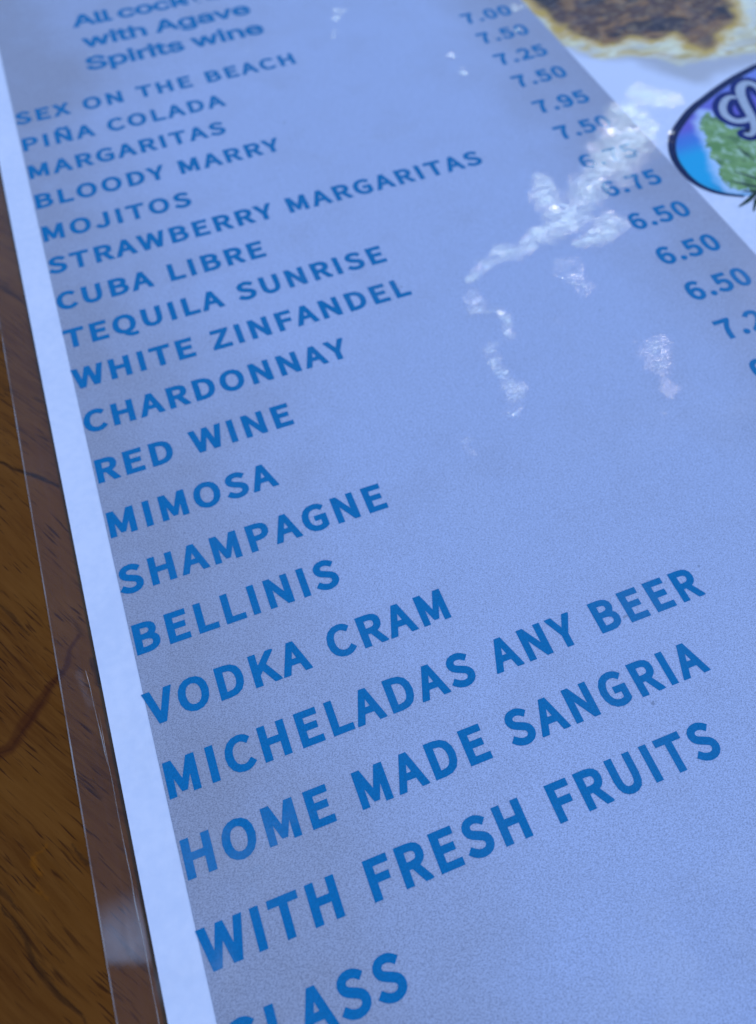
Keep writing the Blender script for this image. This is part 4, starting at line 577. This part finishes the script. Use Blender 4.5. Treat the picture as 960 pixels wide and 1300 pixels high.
def smudge_sheen(X, Y):  # smudges, together with reflected sheen painted pale onto the film
    v = 0.4 * (1 - smooth(.3, 1.6, seg_dist(X, Y, [(0.6, 33.5), (1.9, 34.4), (3.2, 33.4)], [.8, 1.0, .7]))) * smooth(.3, .75, fbm(X, Y, 1.6, 4, 64))
    v = np.maximum(v, 0.35 * (1 - smooth(.4, 1.6, np.hypot(X - 11.3, (Y - 26.8) * .5) / .8)))
    v = np.maximum(v, 0.5 * (1 - smooth(.3, 1.5, seg_dist(X, Y, [(-0.6, 29.2), (-.3, 30.4)], [.4, .6]))) * smooth(.4, .6, fbm(X, Y, 2.6, 3, 21)))
    v = np.maximum(v, 2.0 * smooth(33.6, 34.7, Y) * (1 - smooth(35.2, 35.5, Y - .38 * (X + 1.7))) * (1 - smooth(-1.3, -1.2, X)) * (0.6 + 0.4 * fbm(X, Y, 3, 3, 9)))  # bright reflected band painted across the clear border
    v = np.maximum(v, 0.30 * (1 - smooth(.3, 1.2, seg_dist(X, Y, [(-1.75, 27.6), (-1.5, 28.9)], [.12, .14]))) * smooth(.4, .6, fbm(X, Y, 3.6, 3, 8)))
    v = np.maximum(v, 0.06 * smooth(.5, .75, fbm(X, Y, .5, 4, 44)))
    v = np.maximum(v, 1.3 * (1 - smooth(.2, 1.6, seg_dist(X, Y, [(8.6, 40.6), (10.3, 40.2), (12.5, 39.6), (15, 38.8)], [1.0, 1.4, 1.2, 1.0]))) * smooth(.35, .65, fbm(X, Y, .7, 4, 47)))
    v = np.maximum(v, 0.55 * smooth(9, 22, X) * smooth(21, 28, Y) * smooth(.42, .7, fbm(X, Y, .35, 4, 17)))  # broad sheen painted over the lower right
    for pts in ([(9.2, 14.6), (10.4, 15.8), (12.4, 16.4)], [(15.0, 26.3), (17.2, 25.0), (19.0, 25.2)], [(5.6, 1.0), (8.0, 1.9), (9.5, 1.2)], [(12.2, 8.1), (14.0, 7.2), (17.2, 7.4)]):
        v = np.maximum(v, 0.28 * (1 - smooth(.1, 1.5, seg_dist(X, Y, pts, [.4, .7, .4]))) * smooth(.4, .6, fbm(X, Y, 2.0, 4, 7)))
    v = np.maximum(v, 0.9 * (1 - smooth(.2, 1.5, seg_dist(X, Y, [(-.9, 29.5), (-.2, 30.3), (-.4, 31.2)], [.3, .45, .3]))) * smooth(.35, .65, fbm(X, Y, 2.0, 4, 3)))
    v = np.maximum(v, 0.8 * (1 - smooth(.2, 1.5, seg_dist(X, Y, [(-.9, 36.0), (.2, 36.3)], [.5, .5]))) * smooth(.35, .65, fbm(X, Y, 2.0, 4, 13)))
    return v
def film_top(X, Y):
    on = smooth(-1.62, -1.05, X) * smooth(-1.62, -1.05, 53.85 - 1 - X) * smooth(-20.5, -19.9, Y) * smooth(-50.5, -49.9, -Y)
    z = -0.22 + 0.36 * on
    z = z + 0.05 * (fbm(X, Y, .12, 2, 3) - .5) * on
    # seal line beside the paper and the soft lift of the free border
    z = z + 0.09 * np.exp(-((X + 1.72 + .03 * np.sin(Y * .7)) / .07) ** 2)
    z = z + 0.16 * np.exp(-((Y - 35.0) / 1.1) ** 2) * np.exp(-((X + 1.75) / .45) ** 2)
    return z
fxs = np.concatenate([np.array([-2.30, -2.285, -2.258]), lines((-2.2, -1.0, .05), (-1.0, 34, .12), (34, 52, 2), (52, 54.04, .12)), np.array([54.08, 54.1])])
fys = lines((-21.1, -19.6, .15), (-19.6, -8, .8), (-8, 42, .12), (42, 49.6, .8), (49.6, 51.1, .15))
film_m, edge_m = mat_film(), mat_film_edge()
me_t = grid_mesh('laminate_film', fxs, fys, film_top, dict(sun_glints=sun_glints, smudge_sheen=smudge_sheen))
me_t.materials.append(film_m); me_t.materials.append(edge_m)
ncol = len(fxs) - 1
mi = np.zeros((len(fys) - 1, ncol), np.int32); mi[:, :2] = 1; mi[:, -2:] = 1; mi[0] = 1; mi[-1] = 1
me_t.polygons.foreach_set('material_index', mi.ravel())
film = part(link('laminate_film', me_t), 'clear glossy plastic laminate, sun glints laid into its surface')
me_b = grid_mesh('laminate_backing', lines((-2.30, 54.1, .6)), lines((-21.1, 51.1, .8)), lambda X, Y: np.full(X.shape, -0.30), flip=True)
link_b = part(link('laminate_backing', me_b, mat_film('clear_backing', 0.010, 0.1)), 'clear plastic backing sheet of the laminate')

def crease(x0, x1, y0, y1, wd, seed):
    ys = np.linspace(y0, y1, 60)
    xs = x0 + (x1 - x0) * (ys - y0) / (y1 - y0) + 0.05 * (fbm(ys, ys * 0 + seed, 1.2, 3) - .5)
    wi = wd * (0.35 + fbm(ys, ys * 0 + seed + 3, 1.6, 3)) * np.sin(np.linspace(0.05, math.pi - 0.05, 60)) ** .4
    v, f = [], []
    for i in range(60):
        for s_ in (-1, 1):
            xx = xs[i] + s_ * wi[i] / 2
            z = float(film_top(np.array([[xx]]), np.array([[ys[i]]]))[0, 0])
            v.append(P(xx, ys[i], z + 0.008))
        v.append(P(xs[i], ys[i], float(film_top(np.array([[xs[i]]]), np.array([[ys[i]]]))[0, 0]) + 0.035))
    for i in range(59):
        a, b = 3 * i, 3 * (i + 1)
        f += [(a, b, b + 2, a + 2), (a + 2, b + 2, b + 1, a + 1)]
    me = bpy.data.meshes.new('seal_crease'); me.from_pydata(v, [], f); me.update()
    return part(link('seal_crease', me, edge_m), 'thin pale crease where the laminate seals around the paper edge')
crease(-1.52, -1.40, 27.6, 30.5, .035, 1.0)
crease(-1.38, -1.33, 29.0, 38.5, .030, 9.0)
